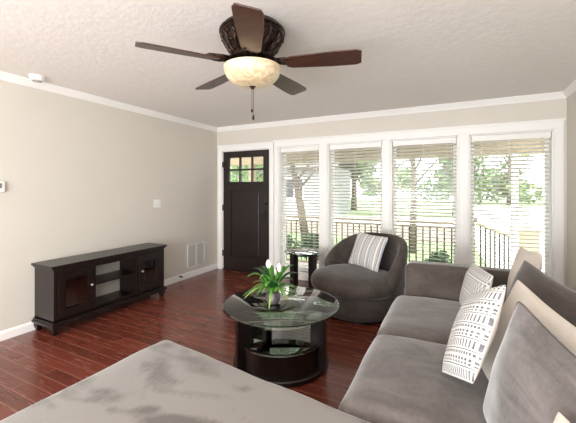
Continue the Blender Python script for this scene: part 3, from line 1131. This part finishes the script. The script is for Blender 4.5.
# ------------------------------------------------------------------ sofa along the right-hand wall
SX0, SX1 = -0.455, 0.66
SY0, SY1 = 1.36, 3.05                       # seat run
so = empty('sofa', (0, 0, 0), 0, 'grey microsuede sofa below the windows with two wide seat cushions', 'sofa')
MB().box(SX0 + 0.03, SX1, SY0, SY1 + 0.2, 0.06, 0.27).build('base', 'velvet_sofa', so, bevel=0.03, seg=3)
sd = 1.0
for i, (a, b) in enumerate(((SY0, 2.19), (2.2, SY1))):
    m = soft_box(sd, b - a, 0.205, 0.065, 0.028, seed=i * 5.0)
    m.build('seat_cushion', 'velvet_sofa', so, smooth=True, loc=(SX0 + sd / 2, (a + b) / 2, 0.255))
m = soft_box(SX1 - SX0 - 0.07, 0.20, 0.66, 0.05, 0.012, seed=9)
m.build('armrest', 'velvet_taupe_and_shade', so, smooth=True, loc=((SX0 + SX1) / 2 + 0.035, SY1 + 0.105, 0.06))  # darker fabric than the seats: shade of the backlit arm put into colour
m = soft_box(0.26, SY1 - SY0 + 0.02, 0.60, 0.07, 0.01, seed=12)
m.build('backrest', 'velvet_sofa', so, smooth=True, loc=(SX1 + 0.03, (SY0 + SY1) / 2, 0.06))
for x in (SX0 + 0.09, SX1 - 0.08):
    for y in (SY0 + 0.08, SY1 + 0.12):
        MB().lathe([(0.0001, 0), (0.022, 0), (0.032, 0.062), (0.0001, 0.062)], 16, (x, y, 0)).build('foot', 'espresso', so, smooth='auto')

# chaise / ottoman section in the foreground
cz = empty('chaise', (0, 0, 0), 0, 'large pale grey brushed microsuede chaise section in the foreground', 'chaise')
QUAD = [(-1.66, 0.30), (0.66, 0.30), (0.66, 1.20), (-1.625, 1.53)]


def quad_shape(top):
    def f(p):
        u, v = (p.x + 1) / 2, (p.y + 1) / 2
        A, B, C_, D_ = [Vector((x, y, 0)) for x, y in QUAD]
        q = A * (1 - u) * (1 - v) + B * u * (1 - v) + C_ * u * v + D_ * (1 - u) * v
        return Vector((q.x, q.y, p.z))
    return f


# cushion built at true scale, then its corners drawn to the slightly skewed outline
def chaise_block(w_, d_, h_, r_, crown, seed, inset):
    def f(p):
        u, v = p.x / w_ + 0.5, p.y / d_ + 0.5
        A, B, C_, D_ = [Vector((x, y, 0)) for x, y in QUAD]
        q = A * (1 - u) * (1 - v) + B * u * (1 - v) + C_ * u * v + D_ * (1 - u) * v
        cen = (A + B + C_ + D_) / 4
        q += Vector((inset if q.x < cen.x else -inset, inset if q.y < cen.y else -inset, 0))
        return Vector((q.x, q.y, p.z))
    return soft_box(w_, d_, h_, r_, crown, n=26, wob=0.006, seed=seed, shape=f)


chaise_block(2.29, 1.13, 0.20, 0.05, 0.012, 21, 0.0).build('seat_cushion', 'velvet_chaise', cz, smooth=True, loc=(0, 0, 0.255))
chaise_block(2.29, 1.13, 0.20, 0.03, 0.0, 22, 0.02).build('base', 'velvet_chaise', cz, smooth=True, loc=(0, 0, 0.06))
m = soft_box(0.26, 1.0, 0.60, 0.07, 0.01, seed=33)
m.build('backrest', 'velvet_sofa', cz, smooth=True, loc=(0.78, 0.83, 0.06))
for x, y in ((-1.53, 0.4), (0.55, 0.4), (0.55, 1.24), (-1.53, 1.42)):
    MB().lathe([(0.0001, 0), (0.022, 0), (0.032, 0.064), (0.0001, 0.064)], 16, (x, y, 0)).build('foot', 'espresso', cz, smooth='auto')


# back cushions: far top corner given, edge toward the camera turned to the wall, leaning back
def back_cushion(name, far_top, turn, size, thick, lean, mat, label, seed, group, pinch=0.09, roll=0.0, **kw):
    ex_ = Vector((math.sin(R(turn)), -math.cos(R(turn)), 0))         # along the cushion, toward the camera
    nrm = Vector((-math.cos(R(turn)), -math.sin(R(turn)), 0))        # the face looks into the room
    up_ = (Vector((0, 0, 1)) - nrm * math.tan(R(lean))).normalized()
    e2 = (ex_ * math.cos(R(roll)) - up_ * math.sin(R(roll))).normalized()
    u2 = (up_ * math.cos(R(roll)) + ex_ * math.sin(R(roll))).normalized()
    c_ = Vector(far_top) + e2 * size[0] / 2 - u2 * size[1] / 2
    # local z must look into the room: ex x up
    return place_pillow(name, frame_matrix(c_, e2, u2), size[0], size[1], thick, mat, label, group, seed, pinch=pinch, **kw)


BACKS = [
    ('back_cushion', (0.225, 1.545, 0.955), 16, (0.66, 0.50), 0.18, 13, 'velvet_cushion', 'large grey back cushion on the sofa closest to the viewer', 1, 6),
    ('cream_cushion', (0.275, 1.92, 0.955), 16, (0.62, 0.50), 0.15, 17, 'cream', 'cream cushion between the two grey back cushions of the sofa', 2, 6),
    ('back_cushion', (0.375, 2.38, 0.97), 18, (0.62, 0.50), 0.17, 17, 'velvet_taupe_and_shade', 'darker grey back cushion between the two cream cushions of the sofa', 3, 6),
    ('cream_cushion', (0.45, 3.0, 0.955), 6, (0.45, 0.48), 0.13, 12, 'cream', 'cream cushion in the sofa corner in front of the window', 4, -3),
]
for nm, ft, tn, sz, tk, ln, mt, lb, sd_, rl in BACKS:
    back_cushion(nm, ft, tn, sz, tk, ln, mt, lb, sd_, 'big cushions along the sofa back', roll=rl,
                 piping='velvet_taupe_and_shade' if mt.startswith('velvet_c') else None, pinch=0.07)

# patterned cushions
A = Vector((-0.055, 1.79, 0.475))
ex = Vector((0.26, -0.84, 0.38)).normalized()
up = Vector((0.145, 0.13, 0.36))
up = (up - ex * up.dot(ex)).normalized()
place_pillow('patterned_cushion', frame_matrix(A + ex * 0.225 + up * 0.21, ex, up), 0.44, 0.42, 0.12, 'mud',
             'black and white woven patterned cushion with cream back leaning on the grey back cushion', 'patterned cushions', 5, back='cream', pinch=0.03)
A = Vector((0.05, 2.90, 0.48))
ex = Vector((0.25, -0.95, 0.0)).normalized()
up = Vector((0.08, 0.07, 0.33)).normalized()
place_pillow('patterned_cushion', frame_matrix(A + ex * 0.2 + up * 0.17, ex, up), 0.42, 0.35, 0.12, 'mud',
             'black and white woven patterned cushion by the sofa arm, half hidden behind the other one', 'patterned cushions', 8, back='cream', pinch=0.03)
# cream cushion at the chaise end
back_cushion('cream_cushion', (0.235, 1.05, 0.83), 16, (0.42, 0.40), 0.12, 14, 'cream',
             'cream cushion at the bottom corner of the view in front of the grey back cushion', 14, None, pinch=0.05)

# ------------------------------------------------------------------ outside: porch
ZD = -0.2
tag(MB().box(-7, 4.5, YE, 6.55, ZD - 0.15, ZD).build('porch_deck', 'deck'), kind='structure')
tag(MB().box(-7, 4.5, YE, 6.7, 2.16, 2.24).build('porch_ceiling', 'porch_paint'), kind='structure')
tag(MB().box(-7, 4.5, 6.12, 6.34, 1.92, 2.16).build('porch_beam', 'porch_wood', bevel=0.006), kind='structure')


def railing(name, x0, x1, label, y=6.2, top=0.82):
    r_ = empty(name, (x0, y, ZD), 0, label, 'railing', 'porch railings')
    Lr = x1 - x0
    tz = top - ZD
    MB().box(0, Lr, -0.055, 0.055, tz - 0.035, tz).build('top_rail', 'porch_wood', r_, bevel=0.005)
    MB().box(0, Lr, -0.025, 0.025, tz - 0.11, tz - 0.075).build('sub_rail', 'porch_wood', r_, bevel=0.003)
    MB().box(0, Lr, -0.025, 0.025, 0.08, 0.115).build('bottom_rail', 'porch_wood', r_, bevel=0.003)
    n_ = max(2, int(Lr / 0.112))
    first = None
    for k_ in range(n_):
        x_ = Lr * (k_ + 0.5) / n_
        if first is None:
            first = MB().tube([(0, 0, 0.11), (0, 0, tz - 0.1)], 0.013, 8).build('baluster', 'black_metal', r_, loc=(x_, 0, 0))
        else:
            c_ = first.copy()
            COL.objects.link(c_)
            c_.parent = r_
            c_.location = (x_, 0, 0)
    return r_


def post(name, x, y, w_, z1, label, mat='porch_wood', cap=False):
    p_ = empty(name, (x, y, ZD), 0, label, 'post')
    MB().box(-w_ / 2, w_ / 2, -w_ / 2, w_ / 2, 0, z1 - ZD).build('shaft', mat, p_, bevel=0.006)
    MB().box(-w_ / 2 - 0.02, w_ / 2 + 0.02, -w_ / 2 - 0.02, w_ / 2 + 0.02, 0, 0.12).build('base_block', mat, p_, bevel=0.006)
    if cap:
        MB().box(-w_ / 2 - 0.035, w_ / 2 + 0.035, -w_ / 2 - 0.035, w_ / 2 + 0.035, z1 - ZD, z1 - ZD + 0.045).build('cap', mat, p_, bevel=0.008)
    return p_


railing('porch_railing', -3.90, -2.39, 'porch railing with black balusters outside the window next to the front door')
railing('porch_railing', -2.21, 0.145, 'porch railing with black balusters behind the swivel chair')
post('porch_post', -2.30, 6.2, 0.13, 1.92, 'tan porch post behind the frame between the first two window blinds')
post('porch_post', 0.25, 6.2, 0.13, 0.86, 'short tan newel post where the porch railing meets the steps', cap=True)
post('porch_post', -3.99, 6.2, 0.13, 1.92, 'tan porch post outside the window next to the front door')
post('stair_pedestal', 1.13, 7.0, 0.34, 0.66, 'square pale wooden pedestal with a cap outside the corner window', 'pale_wood', cap=True)
post('porch_post', 0.86, 6.2, 0.09, 1.92, 'slim white porch post in the middle of the corner window', 'trim')
st = empty('stair_railing', (0.37, 6.31, ZD), 0, 'sloping stair railing with black balusters outside the corner window', 'railing')
P0, P1 = Vector((0, 0, 1.0)), Vector((0.52, 0.50, 0.76))
MB().bar(P0, P1, 0.09, 0.04).build('top_rail', 'pale_wood', st, bevel=0.004)
MB().bar(P0 - Vector((0, 0, 0.88)), P1 - Vector((0, 0, 0.66)), 0.05, 0.04).build('bottom_rail', 'pale_wood', st, bevel=0.004)
for k in range(7):
    f = (k + 0.5) / 7
    q = P0.lerp(P1, f)
    MB().tube([(q.x, q.y, 0.1), (q.x, q.y, q.z - 0.02)], 0.013, 8).build('baluster', 'black_metal', st)

# ground
tag(MB().box(-45, 45, 6.4, 13.5, -0.75, -0.62).build('lawn', 'grass'), kind='structure')
tag(MB().box(-45, 45, 13.5, 19.0, -0.75, -0.61).build('mulch_ground', 'mulch'), kind='structure')
tag(MB().box(-45, 45, 19.0, 24.0, -0.75, -0.60).build('road', 'concrete'), kind='structure')
tag(MB().box(-45, 45, 24.0, 70, -0.75, -0.61).build('far_lawn', 'grass'), kind='structure')
tag(MB().prism([(0.95, 6.56), (4.0, 6.56), (11.5, 45), (1.6, 45), (0.7, 12)], -0.63, -0.59).build('driveway', 'concrete'), kind='structure')


# foliage: leaf cards scattered in clumps round a shaped crown
def foliage(n, clumps, size, seed):
    rg = random.Random(seed)
    mb_ = MB()
    for _ in range(n):
        c, r = rg.choice(clumps)
        while True:
            p = Vector((rg.uniform(-1, 1), rg.uniform(-1, 1), rg.uniform(-1, 1)))
            if 0.25 < p.length < 1:
                break
        p = Vector(c) + Vector((p.x * r[0], p.y * r[1], p.z * r[2]))
        d1 = Vector((rg.gauss(0, 1), rg.gauss(0, 1), rg.gauss(0, 0.6))).normalized()
        d2 = d1.cross(Vector((rg.gauss(0, 1), rg.gauss(0, 1), rg.gauss(0, 1)))).normalized()
        s0 = size * rg.uniform(0.6, 1.3)
        q = [mb_.bm.verts.new(p + d1 * s0 * a_ + d2 * s0 * 0.5 * b_) for a_, b_ in ((-1, 0), (0, -1), (1, 0), (0, 1))]
        mb_.bm.faces.new(q)
    return mb_


def tree(x, y, h, r, seed, mat, label, trunk=0.16, lift=0.4, n=2600, lean=0.0, size=0.16):
    rg = random.Random(seed)
    t_ = empty('tree', (x, y, -0.62), 0, label, 'tree', 'trees across the street')
    top = Vector((lean * h, 0, h * 0.7))
    mb_ = MB().tube([(0, 0, 0), top * 0.35 + Vector((0.05, 0, 0)), top], [trunk * 1.2, trunk, trunk * 0.4], 10)
    for k_ in range(6):
        a_ = k_ * 1.1
        b_ = top * (0.45 + 0.08 * k_)
        mb_.tube([b_, b_ + Vector((math.cos(a_) * r * 0.35, math.sin(a_) * r * 0.35, h * 0.12)), b_ + Vector((math.cos(a_) * r * 0.7, math.sin(a_) * r * 0.7, h * 0.2))],
                 [trunk * 0.4, trunk * 0.28, trunk * 0.1], 6)
    mb_.build('trunk', 'bark', t_, smooth=True)
    cl = []
    for _ in range(14):
        a_ = rg.uniform(0, 2 * PI)
        q_ = r * math.sqrt(rg.random()) * 0.75
        cl.append(((lean * h + q_ * math.cos(a_), q_ * math.sin(a_), h * rg.uniform(lift + 0.1, 0.92)), (r * rg.uniform(0.3, 0.5), r * rg.uniform(0.3, 0.5), r * rg.uniform(0.22, 0.36))))
    foliage(n, cl, size, seed).build('foliage', mat, t_, weld=False)
    return t_


TREES = [
    (-1.15, 11.0, 6.5, 1.9, 'fol_b', 'light green tree with a bare trunk close behind the porch railing', 0.10, 0.42),
    (-5.0, 11.5, 6.0, 1.9, 'fol_a', 'leaning green tree outside the window next to the front door', 0.14, 0.42),
    (-8.5, 31.0, 9.0, 3.2, 'fol_a', 'broad green tree behind the white house', 0.25, 0.22),
    (-4.3, 24.0, 8.0, 2.2, 'fol_b', 'pale green tree across the road behind the second window', 0.25, 0.15),
    (0.2, 27.5, 8.5, 3.0, 'fol_a', 'deep green tree across the road behind the third window', 0.25, 0.12),
    (6.2, 49.0, 12.0, 4.0, 'fol_b', 'pale bushy tree across the road behind the corner window', 0.25, 0.0),
    (11.5, 29.0, 9.0, 3.6, 'fol_a', 'tall dark tree at the far end of the road', 0.28, 0.12),
    (0.9, 48.0, 8.0, 3.2, 'fol_a', 'small round tree at the end of the driveway seen through the corner window', 0.15, 0.0),
    (-9.2, 13.2, 5.5, 2.2, 'fol_b', 'leafy green tree seen through the small panes of the front door', 0.14, 0.2),
]
for i, (x, y, h, r, mt, lb, tk, lf) in enumerate(TREES):
    tree(x, y, h, r, 40 + i, mt, lb, tk, lf, lean=-0.14 if i == 1 else 0.0, size=0.13 if y < 15 else (0.24 if y < 40 else 0.36), n=2200)

SHRUBS = [(-4.15, 7.7, 0.52, 'round green shrub behind the railing next to the front door side window'),
          (-3.1, 7.75, 0.5, 'leafy green shrub in the middle of the railing next to the front door'),
          (-2.0, 7.7, 0.42, 'low green shrub behind the tan porch post'),
          (-0.35, 8.0, 0.34, 'small flowering shrub behind the third window railing')]
for i, (x, y, r, lb) in enumerate(SHRUBS):
    sh_ = empty('shrub', (x, y, -0.62), 0, lb, 'shrub', 'shrubs along the porch')
    rg = random.Random(90 + i)
    cl = [((rg.uniform(-r, r) * 0.5, rg.uniform(-r, r) * 0.5, r * rg.uniform(0.6, 1.35)), (r * 0.55, r * 0.55, r * 0.5)) for _ in range(8)]
    foliage(1500, cl, 0.05, 90 + i).build('foliage', 'fol_c', sh_, weld=False)
    MB().tube([(0, 0, 0), (0.02, 0, r)], [0.03, 0.015], 6).build('stem', 'bark', sh_)

# white house across the road
hs = empty('neighbor_house', (-12.5, 21.5, -0.61), R(4), 'white sided house across the road seen through the window by the front door', 'house')
mb = MB()
HW = [(-3.6, -2.4, 1.3, 2.7), (-0.9, 0.3, 1.3, 2.7), (1.5, 2.9, 1.3, 2.7)]
holed(-5, 5, 0, 3.6, HW, lambda a, b, c, d: mb.box(a, b, -0.1, 0.1, c, d))
mb.box(-5, -4.8, 0.1, 6, 0, 3.6)
mb.box(4.8, 5, 0.1, 6, 0, 3.6)
mb.build('wall', 'siding', hs, weld=False)
for a, b, c, d in HW:
    f_ = MB()
    holed(a - 0.08, b + 0.08, c - 0.08, d + 0.08, [(a + 0.04, (a + b) / 2 - 0.02, c + 0.04, d - 0.04), ((a + b) / 2 + 0.02, b - 0.04, c + 0.04, d - 0.04)],
          lambda p, q, r_, s__: f_.box(p, q, -0.14, -0.06, r_, s__))
    fo = f_.build('window', 'trim', hs, weld=False)
    MB().box(a, b, -0.05, 0.0, c, d).build('pane', 'dark_glass', fo)
m = MB()
rows = [[(-5.5, -0.6, 3.5), (5.5, -0.6, 3.5)], [(-5.5, 3.0, 5.6), (5.5, 3.0, 5.6)], [(-5.5, 6.6, 3.5), (5.5, 6.6, 3.5)]]
m.grid(rows)
ro = m.build('roof', 'roof', hs)
ro.modifiers.new('thick', 'SOLIDIFY').thickness = 0.15
